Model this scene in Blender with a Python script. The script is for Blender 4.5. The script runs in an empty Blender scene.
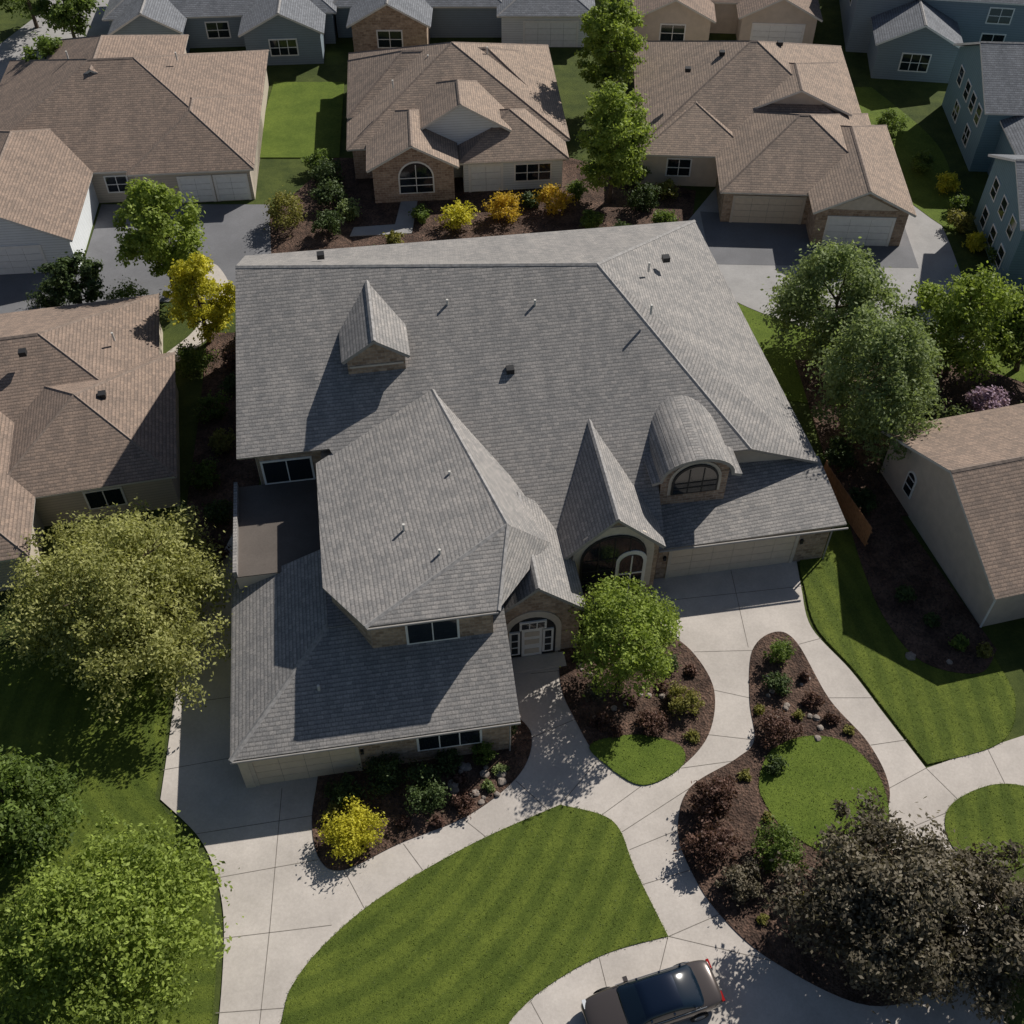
import bpy, math, random
import numpy as np
from mathutils import Vector, Matrix
R=math.radians
scene=bpy.context.scene
COL=scene.collection

# ------------------------------------------------------------------ materials
def nt(name):
    m=bpy.data.materials.new(name); m.use_nodes=True
    t=m.node_tree; b=t.nodes['Principled BSDF']; b.inputs['Roughness'].default_value=.9
    b.inputs['Specular IOR Level'].default_value=.25
    return m,t,b
def N(t,k,**kw):
    n=t.nodes.new(k)
    for a,v in kw.items():
        if a in n.inputs.keys(): n.inputs[a].default_value=v
        else: setattr(n,a,v)
    return n
def mixc(t,fac,a,b,mode='MIX'):
    n=t.nodes.new('ShaderNodeMix'); n.data_type='RGBA'; n.blend_type=mode
    for i,s in ((0,fac),(6,a),(7,b)):
        if hasattr(s,'is_output'): t.links.new(s,n.inputs[i])
        elif i==0: n.inputs[0].default_value=s
        else: n.inputs[i].default_value=(*s,1)
    return n.outputs[2]
def ramp(t,src,lo,hi,a=0.,b=1.):
    n=t.nodes.new('ShaderNodeMapRange'); t.links.new(src,n.inputs[0])
    for i,v in enumerate((lo,hi,a,b)): n.inputs[i+1].default_value=v
    return n.outputs[0]
def coords(t,k='Object'):
    return t.nodes.new('ShaderNodeTexCoord').outputs[k]
def noise(t,vec,scale,detail=3,rough=.6):
    n=N(t,'ShaderNodeTexNoise'); n.inputs['Scale'].default_value=scale
    n.inputs['Detail'].default_value=detail; n.inputs['Roughness'].default_value=rough
    t.links.new(vec,n.inputs['Vector']); return n.outputs['Fac']
def bump(t,b,h,strength=.4,dist=.03):
    n=N(t,'ShaderNodeBump'); n.inputs['Strength'].default_value=strength; n.inputs['Distance'].default_value=dist
    t.links.new(h,n.inputs['Height']); t.links.new(n.outputs[0],b.inputs['Normal'])
def sc(c,k): return tuple(min(1,x*k) for x in c)

def m_plain(name,col,rough=.8,var=.15,scale=3,bs=.2,metal=0):
    m,t,b=nt(name); o=coords(t); n=noise(t,o,scale)
    c=mixc(t,ramp(t,n,.3,.7),sc(col,1-var),sc(col,1+var)); t.links.new(c,b.inputs['Base Color'])
    b.inputs['Roughness'].default_value=rough; b.inputs['Metallic'].default_value=metal
    if bs: bump(t,b,noise(t,o,scale*8,1),bs,.01)
    return m
def m_shingle(name,col,warm=(1.04,1,.96)):
    m,t,b=nt(name); uv=coords(t,'UV')
    br=N(t,'ShaderNodeTexBrick'); t.links.new(uv,br.inputs['Vector'])
    br.inputs['Scale'].default_value=1; br.inputs['Brick Width'].default_value=.33; br.inputs['Row Height'].default_value=.21
    br.inputs['Mortar Size'].default_value=.014; br.inputs['Mortar Smooth'].default_value=.6; br.inputs['Bias'].default_value=0
    br.inputs['Color1'].default_value=(*sc(col,.85),1); br.inputs['Color2'].default_value=(*sc((col[0]*warm[0],col[1]*warm[1],col[2]*warm[2]),1.16),1)
    br.inputs['Mortar'].default_value=(*sc(col,.60),1); br.offset=.37
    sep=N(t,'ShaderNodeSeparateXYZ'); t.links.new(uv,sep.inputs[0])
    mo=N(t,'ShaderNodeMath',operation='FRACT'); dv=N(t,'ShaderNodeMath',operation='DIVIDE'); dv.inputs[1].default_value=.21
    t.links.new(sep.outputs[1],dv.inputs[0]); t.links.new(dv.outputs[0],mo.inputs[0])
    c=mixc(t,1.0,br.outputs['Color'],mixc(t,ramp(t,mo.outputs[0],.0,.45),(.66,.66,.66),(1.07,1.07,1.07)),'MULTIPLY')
    mp=N(t,'ShaderNodeMapping'); t.links.new(uv,mp.inputs[0]); mp.inputs['Scale'].default_value=(.9,.16,1)
    st=noise(t,mp.outputs[0],1.0,4,.65)
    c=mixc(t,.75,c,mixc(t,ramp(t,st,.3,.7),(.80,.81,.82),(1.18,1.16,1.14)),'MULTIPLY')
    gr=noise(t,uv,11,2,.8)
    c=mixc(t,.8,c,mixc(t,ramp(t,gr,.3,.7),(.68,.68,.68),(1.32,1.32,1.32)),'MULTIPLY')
    t.links.new(c,b.inputs['Base Color']); b.inputs['Roughness'].default_value=.93
    sub=N(t,'ShaderNodeMath',operation='SUBTRACT'); sub.inputs[0].default_value=1; t.links.new(mo.outputs[0],sub.inputs[1])
    ad=N(t,'ShaderNodeMath',operation='ADD'); t.links.new(sub.outputs[0],ad.inputs[0]); t.links.new(gr,ad.inputs[1])
    bump(t,b,ad.outputs[0],.4,.02)
    return m
def m_brick(name,c1,c2,mo,w=.45,h=.2):
    m,t,b=nt(name); uv=coords(t,'UV')
    br=N(t,'ShaderNodeTexBrick'); t.links.new(uv,br.inputs['Vector']); br.inputs['Scale'].default_value=1
    br.inputs['Brick Width'].default_value=w; br.inputs['Row Height'].default_value=h; br.inputs['Mortar Size'].default_value=.016
    br.inputs['Color1'].default_value=(*c1,1); br.inputs['Color2'].default_value=(*c2,1); br.inputs['Mortar'].default_value=(*mo,1)
    n=noise(t,uv,5,2); c=mixc(t,.6,br.outputs['Color'],mixc(t,ramp(t,n,.3,.7),(.6,.6,.6),(1.3,1.3,1.3)),'MULTIPLY')
    t.links.new(c,b.inputs['Base Color']); bump(t,b,br.outputs['Fac'],-.5,.02); return m
def m_siding(name,col):
    m,t,b=nt(name); uv=coords(t,'UV'); sep=N(t,'ShaderNodeSeparateXYZ'); t.links.new(uv,sep.inputs[0])
    dv=N(t,'ShaderNodeMath',operation='DIVIDE'); dv.inputs[1].default_value=.22; fr=N(t,'ShaderNodeMath',operation='FRACT')
    t.links.new(sep.outputs[1],dv.inputs[0]); t.links.new(dv.outputs[0],fr.inputs[0])
    c=mixc(t,ramp(t,fr.outputs[0],.82,.98),sc(col,1.05),sc(col,.55))
    n=noise(t,uv,1.2); c=mixc(t,.5,c,mixc(t,n,(.8,.8,.8),(1.15,1.15,1.15)),'MULTIPLY')
    t.links.new(c,b.inputs['Base Color']); b.inputs['Roughness'].default_value=.7; bump(t,b,fr.outputs[0],-.4,.02); return m
def m_concrete(name,col):
    m,t,b=nt(name); o=coords(t)
    c=mixc(t,ramp(t,noise(t,o,.35,4,.6),.35,.65),sc(col,.86),sc(col,1.07))
    c=mixc(t,.7,c,mixc(t,ramp(t,noise(t,o,9,3,.7),.3,.7),(.87,.86,.85),(1.09,1.09,1.09)),'MULTIPLY')
    c=mixc(t,ramp(t,noise(t,o,1.1,5,.75),.58,.78,0,.4),c,sc(col,.62))
    t.links.new(c,b.inputs['Base Color']); b.inputs['Roughness'].default_value=.88; return m
def m_grass(name,a,bc,stripe=None,soft=.5):
    m,t,b=nt(name); o=coords(t)
    c=mixc(t,ramp(t,noise(t,o,.5,4,.65),.32,.68),a,bc)
    c=mixc(t,.85,c,mixc(t,ramp(t,noise(t,o,6,4,.75),.3,.7),(.68,.71,.64),(1.25,1.22,1.2)),'MULTIPLY')
    hi=noise(t,o,26,2,.7)
    c=mixc(t,.7,c,mixc(t,ramp(t,hi,.3,.7),(.6,.64,.55),(1.32,1.28,1.25)),'MULTIPLY')
    if stripe:
        mp=N(t,'ShaderNodeMapping'); t.links.new(o,mp.inputs[0]); mp.inputs['Location'].default_value=(-stripe[0],-stripe[1],0)
        w=N(t,'ShaderNodeTexWave'); w.wave_type='RINGS'; w.rings_direction='Z'; w.inputs['Scale'].default_value=.26
        w.inputs['Distortion'].default_value=1.5; w.inputs['Detail Scale'].default_value=.4; t.links.new(mp.outputs[0],w.inputs['Vector'])
        c=mixc(t,.75,c,mixc(t,ramp(t,w.outputs['Fac'],.3,.7),(.82,.85,.82),(1.2,1.15,1.1)),'MULTIPLY')
    t.links.new(c,b.inputs['Base Color']); b.inputs['Roughness'].default_value=.95
    bump(t,b,hi,.7,.05); return m
def m_mulch(name):
    m,t,b=nt(name); o=coords(t)
    v=N(t,'ShaderNodeTexVoronoi'); v.inputs['Scale'].default_value=9; t.links.new(o,v.inputs['Vector'])
    c=mixc(t,ramp(t,noise(t,o,.8,4),.35,.65),(.045,.03,.024),(.11,.075,.058))
    c=mixc(t,.8,c,mixc(t,v.outputs['Color'],(.4,.4,.4),(1.9,1.7,1.6)),'MULTIPLY')
    t.links.new(c,b.inputs['Base Color']); bump(t,b,v.outputs['Distance'],.9,.06); return m
def m_leaf(name,lo,hi,trans=.4):
    m,t,b=nt(name)
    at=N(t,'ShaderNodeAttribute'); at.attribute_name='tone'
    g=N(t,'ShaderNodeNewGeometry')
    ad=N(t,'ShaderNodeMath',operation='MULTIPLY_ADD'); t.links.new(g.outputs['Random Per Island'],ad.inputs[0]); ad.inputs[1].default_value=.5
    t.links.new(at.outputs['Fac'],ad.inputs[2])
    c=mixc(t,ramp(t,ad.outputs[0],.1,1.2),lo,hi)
    t.links.new(c,b.inputs['Base Color']); b.inputs['Roughness'].default_value=.6
    tr=N(t,'ShaderNodeBsdfTranslucent'); t.links.new(mixc(t,.5,c,(hi[0]*1.2,hi[1]*1.25,hi[2]*.6)),tr.inputs[0])
    mx=N(t,'ShaderNodeMixShader'); mx.inputs[0].default_value=trans
    t.links.new(b.outputs[0],mx.inputs[1]); t.links.new(tr.outputs[0],mx.inputs[2])
    t.links.new(mx.outputs[0],t.nodes['Material Output'].inputs[0]); return m
def m_glass(name,col=(.012,.018,.025)):
    m,t,b=nt(name); b.inputs['Base Color'].default_value=(*col,1); b.inputs['Roughness'].default_value=.08
    b.inputs['Specular IOR Level'].default_value=.8; return m

M={}
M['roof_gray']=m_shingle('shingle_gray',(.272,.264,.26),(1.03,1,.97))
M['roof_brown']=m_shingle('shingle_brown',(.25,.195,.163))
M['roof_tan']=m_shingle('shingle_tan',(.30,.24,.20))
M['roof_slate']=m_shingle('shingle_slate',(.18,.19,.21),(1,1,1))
M['fascia']=m_plain('fascia_paint',(.34,.32,.30),.6,.08)
M['fasciaw']=m_plain('fascia_white',(.62,.60,.56),.6,.06)
M['white']=m_plain('white_trim',(.80,.79,.77),.5,.05)
M['beige']=m_plain('beige_trim',(.60,.53,.45),.6,.08)
M['door_beige']=m_plain('garage_paint_beige',(.66,.56,.45),.55,.05)
M['door_white']=m_plain('garage_paint_white',(.80,.81,.81),.5,.05)
M['brick']=m_brick('brick_masonry',(.27,.18,.135),(.44,.325,.25),(.45,.39,.34))
M['stone']=m_brick('brick_tan',(.27,.19,.135),(.47,.355,.265),(.38,.32,.27),.42,.22)
M['stucco']=m_plain('stucco_wall',(.58,.50,.42),.9,.08,1.5,.3)
M['tanwall']=m_siding('tan_siding',(.50,.44,.37))
M['bluewall']=m_siding('blue_gray_siding',(.22,.27,.31))
M['tealwall']=m_siding('teal_siding',(.17,.27,.32))
M['whitewall']=m_siding('white_siding',(.68,.71,.73))
M['glass']=m_glass('window_glass')
M['dark']=m_plain('dark_metal',(.03,.03,.032),.5,.1)
M['ridge']=m_plain('ridge_cap',(.29,.28,.275),.9,.3,5)
M['ridgeb']=m_plain('ridge_cap_brown',(.24,.19,.16),.9,.3,5)
M['deck_shade']=m_concrete('terrace_deck',(.13,.112,.10))  # deck tone darkened so the colour carries the shade of the west recess
M['concrete']=m_concrete('concrete',(.53,.485,.445))
M['concrete2']=m_concrete('concrete_old',(.36,.352,.35))
M['joint']=m_plain('joint_filler',(.19,.17,.15),.95,.2)
M['asphalt']=m_concrete('asphalt',(.075,.078,.085))
M['drive_dark']=m_concrete('dark_driveway',(.18,.182,.195))
M['lawn']=m_grass('lawn_grass',(.075,.108,.017),(.118,.155,.026),(-14,30))
M['ground']=m_grass('ground_grass',(.04,.06,.015),(.09,.115,.028))
M['lawnb']=m_grass('lawn_bright',(.085,.13,.018),(.13,.18,.028))
M['mulch']=m_mulch('bark_mulch')
M['rock']=m_plain('rock',(.28,.24,.21),.9,.35,2)
M['bark']=m_plain('tree_bark',(.10,.075,.055),.95,.3,4,.6)
M['fence']=m_plain('fence_wood',(.36,.19,.10),.85,.25,4)
M['l_green']=m_leaf('leaf_green',(.035,.06,.015),(.20,.28,.06))
M['l_fresh']=m_leaf('leaf_fresh',(.065,.10,.018),(.36,.45,.09))
M['l_willow']=m_leaf('leaf_willow',(.14,.155,.045),(.50,.50,.19),.42)
M['l_yellow']=m_leaf('leaf_yellow',(.22,.22,.02),(.72,.66,.07))
M['l_gold']=m_leaf('leaf_gold',(.27,.18,.02),(.72,.50,.06))
M['l_gray']=m_leaf('leaf_graygreen',(.06,.09,.035),(.30,.37,.15))
M['l_plum']=m_leaf('leaf_plum',(.045,.038,.027),(.20,.172,.12),.25)
M['l_red']=m_leaf('leaf_burgundy',(.04,.02,.017),(.18,.10,.075),.25)
M['l_pink']=m_leaf('leaf_lilac',(.18,.10,.16),(.52,.38,.50),.3)
M['l_olive']=m_leaf('leaf_olive',(.08,.085,.02),(.34,.32,.09))
M['l_dark']=m_leaf('leaf_dark',(.018,.035,.013),(.10,.145,.045),.25)
M['blade']=m_leaf('grass_blade',(.07,.10,.016),(.14,.19,.032),.3)

# ------------------------------------------------------------------ mesh builders
def empty(name,loc=(0,0,0),rot=0):
    e=bpy.data.objects.new(name,None); e.location=loc; e.rotation_euler=(0,0,R(rot)); COL.objects.link(e); return e
def mk(name,V,F,mats,parent=None,mi=None,smooth=False,uv=True):
    me=bpy.data.meshes.new(name); me.from_pydata([tuple(v) for v in V],[],F); 
    for m in (mats if isinstance(mats,(list,tuple)) else [mats]): me.materials.append(M[m] if isinstance(m,str) else m)
    if mi is not None: me.polygons.foreach_set('material_index',mi)
    me.update()
    if uv:
        l=me.uv_layers.new(name='UVMap')
        for p in me.polygons:
            n=p.normal
            if abs(n.z)>.995: u=Vector((1,0,0)); w=Vector((0,1,0))
            else:
                u=Vector((0,0,1)).cross(n).normalized(); w=n.cross(u)
            for li in p.loop_indices:
                co=me.vertices[me.loops[li].vertex_index].co
                l.data[li].uv=(co.dot(u),co.dot(w))
    if smooth: me.polygons.foreach_set('use_smooth',[True]*len(me.polygons))
    o=bpy.data.objects.new(name,me); COL.objects.link(o)
    if parent: o.parent=parent
    return o
def up(V,F):
    out=[]
    for f in F:
        a,b,c=[Vector(V[i]) for i in f[:3]]
        n=(b-a).cross(c-a)
        out.append(tuple(f) if n.z>=0 else tuple(reversed(f)))
    return out
def roof(name,V,F,parent,mat='roof_gray',th=.2,rim='fascia'):
    o=mk(name,V,up(V,F),[mat,rim],parent)
    s=o.modifiers.new('t','SOLIDIFY'); s.thickness=th; s.offset=-1; s.material_offset_rim=1; s.use_even_offset=False; s.material_offset=0
    return o
def box(name,a0,a1,b0,b1,z0,z1,mat,parent=None):
    V=[(a0,b0,z0),(a1,b0,z0),(a1,b1,z0),(a0,b1,z0),(a0,b0,z1),(a1,b0,z1),(a1,b1,z1),(a0,b1,z1)]
    return mk(name,V,[(0,3,2,1),(4,5,6,7),(0,1,5,4),(1,2,6,5),(2,3,7,6),(3,0,4,7)],mat,parent)
def vprism(name,pts,pos,th,face,mat,parent):
    """vertical slab: pts=(u,z); face 'f': front (-b) at b=pos; 'l': faces -a at a=pos; 'r' faces +a; 'k' faces +b"""
    n=len(pts)
    def T(u,z,d):
        return {'f':(u,pos+d,z),'k':(u,pos-d,z),'l':(pos+d,u,z),'r':(pos-d,u,z)}[face]
    V=[T(u,z,0) for u,z in pts]+[T(u,z,th) for u,z in pts]
    F=[tuple(range(n)),tuple(range(2*n-1,n-1,-1))]+[(i,i+n,(i+1)%n+n,(i+1)%n) for i in range(n)]
    me=mk(name,V,F,mat,parent,uv=False)
    import bmesh
    bm=bmesh.new(); bm.from_mesh(me.data); bmesh.ops.recalc_face_normals(bm,faces=bm.faces); bm.to_mesh(me.data); bm.free()
    l=me.data.uv_layers.new(name='UVMap')
    for p in me.data.polygons:
        nn=p.normal
        if abs(nn.z)>.995: u=Vector((1,0,0)); w=Vector((0,1,0))
        else: u=Vector((0,0,1)).cross(nn).normalized(); w=nn.cross(u)
        for li in p.loop_indices:
            co=me.data.vertices[me.data.loops[li].vertex_index].co; l.data[li].uv=(co.dot(u),co.dot(w))
    return me
def archpts(c,z0,w,h,n=14):
    r=w/2; pts=[(c-r,z0),(c+r,z0)]
    zs=z0+h-r
    return pts+[(c+r*math.cos(t),zs+r*math.sin(t)) for t in np.linspace(0,math.pi,n)]
def window(parent,c,z0,w,h,pos,face='f',nx=2,nz=2,trim='white',arch=False):
    if arch: o=archpts(c,z0-.1,w+.24,h+.22); g=archpts(c,z0,w,h)
    else:
        o=[(c-w/2-.12,z0-.12),(c+w/2+.12,z0-.12),(c+w/2+.12,z0+h+.12),(c-w/2-.12,z0+h+.12)]
        g=[(c-w/2,z0),(c+w/2,z0),(c+w/2,z0+h),(c-w/2,z0+h)]
    s=1 if face in 'fl' else -1
    vprism('window_frame',o,pos-.06*s,.10,face,trim,parent)
    vprism('window_glass',g,pos-.075*s,.05,face,'glass',parent)
    hh=h-(w/2 if arch else 0)
    for i in range(1,nx):
        x=c-w/2+w*i/nx
        vprism('mullion',[(x-.03,z0),(x+.03,z0),(x+.03,z0+(h if not arch else h-.15)),(x-.03,z0+(h if not arch else h-.15))],pos-.10*s,.03,face,trim,parent)
    for j in range(1,nz):
        z=z0+hh*j/nz
        vprism('transom',[(c-w/2,z-.03),(c+w/2,z-.03),(c+w/2,z+.03),(c-w/2,z+.03)],pos-.103*s,.03,face,trim,parent)
    if arch:
        vprism('transom',[(c-w/2,z0+hh-.03),(c+w/2,z0+hh-.03),(c+w/2,z0+hh+.03),(c-w/2,z0+hh+.03)],pos-.103*s,.03,face,trim,parent)
def garage(parent,c,w,h,pos,face='f',mat='door_beige',trim='beige'):
    s=1 if face in 'fl' else -1
    q=lambda a,b,z0,z1:[(a,z0),(b,z0),(b,z1),(a,z1)]
    for i,(a,b,z0,z1) in enumerate(((c-w/2-.2,c-w/2,0.05,h),(c+w/2,c+w/2+.2,0.05,h),(c-w/2-.2,c+w/2+.2,h,h+.22))):
        vprism('garage_trim',q(a,b,z0,z1),pos-.08*s,.12,face,trim,parent)
    vprism('garage_back',q(c-w/2,c+w/2,.05,h),pos-.01*s,.05,face,'dark',parent)
    rows=4; cols=max(2,int(w/1.2))
    for r in range(rows):
        for k in range(cols):
            a=c-w/2+w*k/cols; z=.05+(h-.05)*r/rows
            vprism('door_panel',q(a+.008,a+w/cols-.008,z+.012,z+(h-.05)/rows-.012),pos-.035*s,.03,face,mat,parent)
def ridgecap(parent,p,q,mat='ridge',w=.14):
    p=Vector(p);q=Vector(q); d=(q-p).normalized(); s=d.cross(Vector((0,0,1))).normalized()*w; u=Vector((0,0,.05))
    dn=Vector((0,0,-.04))
    V=[p-s+dn,p+u,p+s+dn,q-s+dn,q+u,q+s+dn]
    mk('ridge_cap',V,up(V,[(0,1,4,3),(1,2,5,4)]),mat,parent)
def vent(parent,x,y,z,k=0):
    if k==0:
        cyl('roof_vent',(x,y,z-.3),(x,y,z+.35),.07,.07,'fasciaw',parent)
    else:
        box('roof_vent',x-.22,x+.22,y-.22,y+.22,z-.1,z+.22,'dark',parent)
def cyl(name,p,q,r0,r1,mat,parent=None,n=10):
    p=Vector(p);q=Vector(q);d=(q-p).normalized(); a=d.orthogonal().normalized(); b=d.cross(a)
    V=[p+(a*math.cos(t)+b*math.sin(t))*r0 for t in np.arange(n)*2*math.pi/n]+[q+(a*math.cos(t)+b*math.sin(t))*r1 for t in np.arange(n)*2*math.pi/n]
    F=[(i,(i+1)%n,(i+1)%n+n,i+n) for i in range(n)]+[tuple(range(n-1,-1,-1)),tuple(range(n,2*n))]
    return mk(name,V,F,mat,parent,uv=False)

def block(P,a0,a1,b0,b1,ze,sl,axis='a',ends='hh',wall='stucco',rf='roof_brown',ov=.45,rim='fasciaw',z0=0,cap='ridgeb'):
    """rectangular wing: walls a0..a1,b0..b1, roof with overhang ov. ends: low end, high end: h hip, g gable"""
    A0,A1,B0,B1=a0-ov,a1+ov,b0-ov,b1+ov
    sw=axis=='b'
    if sw: A0,A1,B0,B1=B0,B1,A0,A1
    hw=(B1-B0)/2; zr=ze+hw*sl; mid=(B0+B1)/2
    r0=A0+(hw if ends[0]=='h' else 0); r1=A1-(hw if ends[1]=='h' else 0)
    if r0>r1: r0=r1=(r0+r1)/2
    V=[(A0,B0,ze),(A1,B0,ze),(A1,B1,ze),(A0,B1,ze),(r0,mid,zr),(r1,mid,zr)]
    F=[(0,1,5,4),(2,3,4,5)]
    if ends[0]=='h': F.append((3,0,4))
    if ends[1]=='h': F.append((1,2,5))
    if sw: V=[(y,x,z) for x,y,z in V]
    roof('roof',V,F,P,rf,.18,rim)
    box('walls',a0,a1,b0,b1,z0,ze-.02,wall,P)
    for k,e in enumerate(ends):
        if e=='g':
            lo,hi=(b0,b1) if not sw else (a0,a1)
            m=(lo+hi)/2
            pts=[(lo,ze-.02),(hi,ze-.02),(m,ze-.02+(hi-lo)/2*sl)]
            pos=(a0 if k==0 else a1) if not sw else (b0 if k==0 else b1)
            face=('l' if k==0 else 'r') if not sw else ('f' if k==0 else 'k')
            vprism('gable',pts,pos,.15,face,wall,P)
    if r1-r0>.2: ridgecap(P,V[4],V[5],cap)
    for k,(i,j) in enumerate(((0,4),(3,4),(1,5),(2,5))):
        if ends[k//2]=='h': ridgecap(P,V[i],V[j],cap,.11)
    return zr

# ------------------------------------------------------------------ ground sheets
def smooth_poly(pts,n=7):
    out=[];L=len(pts)
    for i in range(L):
        p0,p1,p2,p3=[np.array(pts[(i+k)%L][:2],float) for k in (-1,0,1,2)]
        s1=len(pts[i])>2; s2=len(pts[(i+1)%L])>2
        if s1 and s2: out.append(tuple(p1)); continue
        if s1: p0=p1
        if s2: p3=p2
        for k in range(n):
            t=k/n
            out.append(tuple(.5*((2*p1)+(-p0+p2)*t+(2*p0-5*p1+4*p2-p3)*t*t+(-p0+3*p1-3*p2+p3)*t**3)))
    return out
def sheet(name,pts,z,mat,base=-.05,smooth=True,jit=0,seed=0):
    p=smooth_poly(pts) if smooth else [q[:2] for q in pts]
    if jit:
        rr=random.Random(seed); p=[(x+rr.uniform(-jit,jit),y+rr.uniform(-jit,jit)) for x,y in p]
    area=sum(p[i][0]*p[(i+1)%len(p)][1]-p[(i+1)%len(p)][0]*p[i][1] for i in range(len(p)))
    if area<0: p=p[::-1]
    n=len(p)
    V=[(x,y,z) for x,y in p]+[(x,y,base) for x,y in p]
    F=[tuple(range(n))]+[(i,i+n,(i+1)%n+n,(i+1)%n) for i in range(n)]
    LAWN.append((name,p,z))
    return mk(name,V,[tuple(f) for f in F],mat,uv=False)
LAWN=[]
mk('ground',[(-700,-300,0),(700,-300,0),(700,1300,0),(-700,1300,0)],[(0,1,2,3)],'ground',uv=False)
sheet('street',[(-90,-4,1),(90,-4,1),(90,7.5,1),(-90,7.5,1)],.02,'asphalt',smooth=False)
sheet('driveway',[(-18.2,35.5,1),(-16,45,1),(-10,46,1),(8.6,41,1),(16.6,41,1),(16.5,38,1),(16.6,35.5),(18.2,32.7),(19.4,30),(20.8,26.9,1),(24,28),(27.0,29.0,1),(40,31,1),(40,25,1),(27,24),(23,21),(21.5,17),(21,12),(21.5,7.5,1),(-13.4,7.5,1),(-12.6,12),(-12.6,14.8),(-13.1,19),(-14,21.6),(-15.2,23.4),(-17.3,25.2,1),(-17.6,29)],.06,'concrete')
Z1=.10
sheet('lawn',[(-9.9,9.5,1),(-9.9,14.8),(-9.4,16.8),(-7.6,19),(-5.2,20.9),(-1.5,23.1),(2.35,24.9,1),(4.3,24.4),(5.2,23.6),(5.8,21.6),(7.05,18.5,1),(3.9,17.6),(.8,15.75),(-.8,13.6),(-2,9.5,1)],Z1,'lawn')
sheet('mulch_bed',[(-9.7,25.9,1),(-9.7,24),(-9.1,22.1),(-7.9,21.6),(-5.4,22.9),(-2.05,24.4),(.4,26.6),(1.0,28.8),(-.1,30.2,1),(-2,31,1),(-9.7,29,1)],Z1,'mulch')
sheet('mulch_bed',[(2.56,32.1),(3.27,29.7),(4.45,27.4),(6.4,26.0),(8.4,26.9),(10.1,28.8),(10.7,31.5),(9.8,33.9),(8.3,35.4,1),(8.0,37.6,1),(2.6,36.8,1)],Z1,'mulch')
sheet('lawn',[(4.0,28.2),(5.5,28.7),(7,28.7),(8.6,28.1),(8.5,26.95),(6.4,25.95),(4.45,27.35)],Z1+.03,'lawnb')
sheet('mulch_bed',[(14.5,35.2),(13.1,34),(12.5,30.9),(12.4,28.5),(11.3,27.4),(8.8,25.8),(8.0,23.6),(8.4,21.6),(9.5,19.5),(11.6,17.4),(15.5,15.5),(19,16.5),(20.2,19.0),(19,21.6),(17.9,23.1),(18.7,25.8),(18.2,28.3),(16.7,30.9),(15.6,34.5)],Z1,'mulch')
sheet('lawn',[(12.3,26.2),(13.2,27.9),(15.2,28.7),(17.2,28.2),(18.4,26),(17.9,23.3),(15.2,22.4),(13.2,23.6),(12.4,25)],Z1+.03,'lawnb')
sheet('lawn',[(19.6,45,1),(17.0,41),(16.7,38),(16.9,35.4),(18.4,32.7),(19.6,30),(20.9,27.1,1),(24.9,28.3),(26.4,30.6),(26.2,33.2),(24,42,1)],Z1,'lawn')
sheet('mulch_bed',[(20.2,44,1),(20.3,39.7),(20.8,36),(22.2,33.2),(25,32.5),(26.4,34,1),(23,45,1)],Z1+.03,'mulch')
sheet('lawn',[(21.4,24.8),(24,26),(26,25.4),(25,22.5),(22.6,21.4),(21.0,22.8)],Z1,'lawn')
sheet('lawn',[(-60,34,1),(-18.5,34,1),(-17.8,29),(-17.6,25.3,1),(-15.3,22.8),(-14.1,20.8),(-13.2,17.5),(-12.9,13),(-13.7,8.5,1),(-60,8.5,1)],.05,'lawn')
sheet('mulch_bed',[(-21.5,61,1),(-16.6,61,1),(-15.3,40,1),(-18.2,36.5,1),(-19.6,43),(-20.5,52)],.04,'mulch')
sheet('mulch_bed',[(-17.5,64,1),(13,68,1),(15,79,1),(5,84,1),(-15,84,1),(-20,74,1)],.05,'mulch',jit=.1)
sheet('driveway',[(-32,64,1),(-17.5,65,1),(-19.5,77,1),(-33,77,1)],.07,'drive_dark',smooth=False)
sheet('driveway',[(-46,55,1),(-32,56,1),(-31.5,69,1),(-46,69,1)],.075,'drive_dark',smooth=False)
sheet('driveway',[(14.5,66.5),(22,61,),(33,59,1),(33.5,66),(33.6,76),(31,84),(28,86,1),(17,80,1),(13.5,74,1)],.08,'concrete2')
sheet('driveway',[(15,69,1),(30.6,68.5,1),(30.8,74,1),(15,76,1)],.09,'drive_dark',smooth=False)
sheet('lawn',[(14,55,1),(36,50,1),(36,60),(24,62),(14.5,66,1)],.06,'lawnb')
sheet('lawn',[(28,86,1),(33.8,74),(35.5,76),(36.5,86),(33,96,1),(29,96,1)],.10,'lawnb')
sheet('lawn',[(-22,84,1),(-14.6,84,1),(-15.5,97,1),(-22,97,1)],.09,'lawnb')
sheet('street',[(-60,70,1),(-46,72,1),(-40,98,1),(-33,112,1),(-38,150,1),(-52,150,1),(-48,110,1)],.04,'concrete2',smooth=False)
sheet('street',[(-120,122,1),(120,122,1),(120,131,1),(-120,131,1)],.05,'asphalt',smooth=False)
sheet('mulch_bed',[(20,44,1),(36,44),(38,52),(30,58),(19.5,58,1)],.09,'mulch')
sheet('path',[(-12.6,72.6,1),(-12.4,73.8,1),(-9.2,74.2,1),(-8.9,78,1),(-7.6,78,1),(-7.8,73,1)],.10,'concrete2',smooth=False)
for pts in ([(-24.4,58),(-22.6,61),(-21.8,65),(-23.4,68.5),(-22.2,68.8),(-20.5,65),(-21.4,60.5),(-23.4,57.4)],):
    sheet('path',pts,.08,'concrete')

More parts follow.
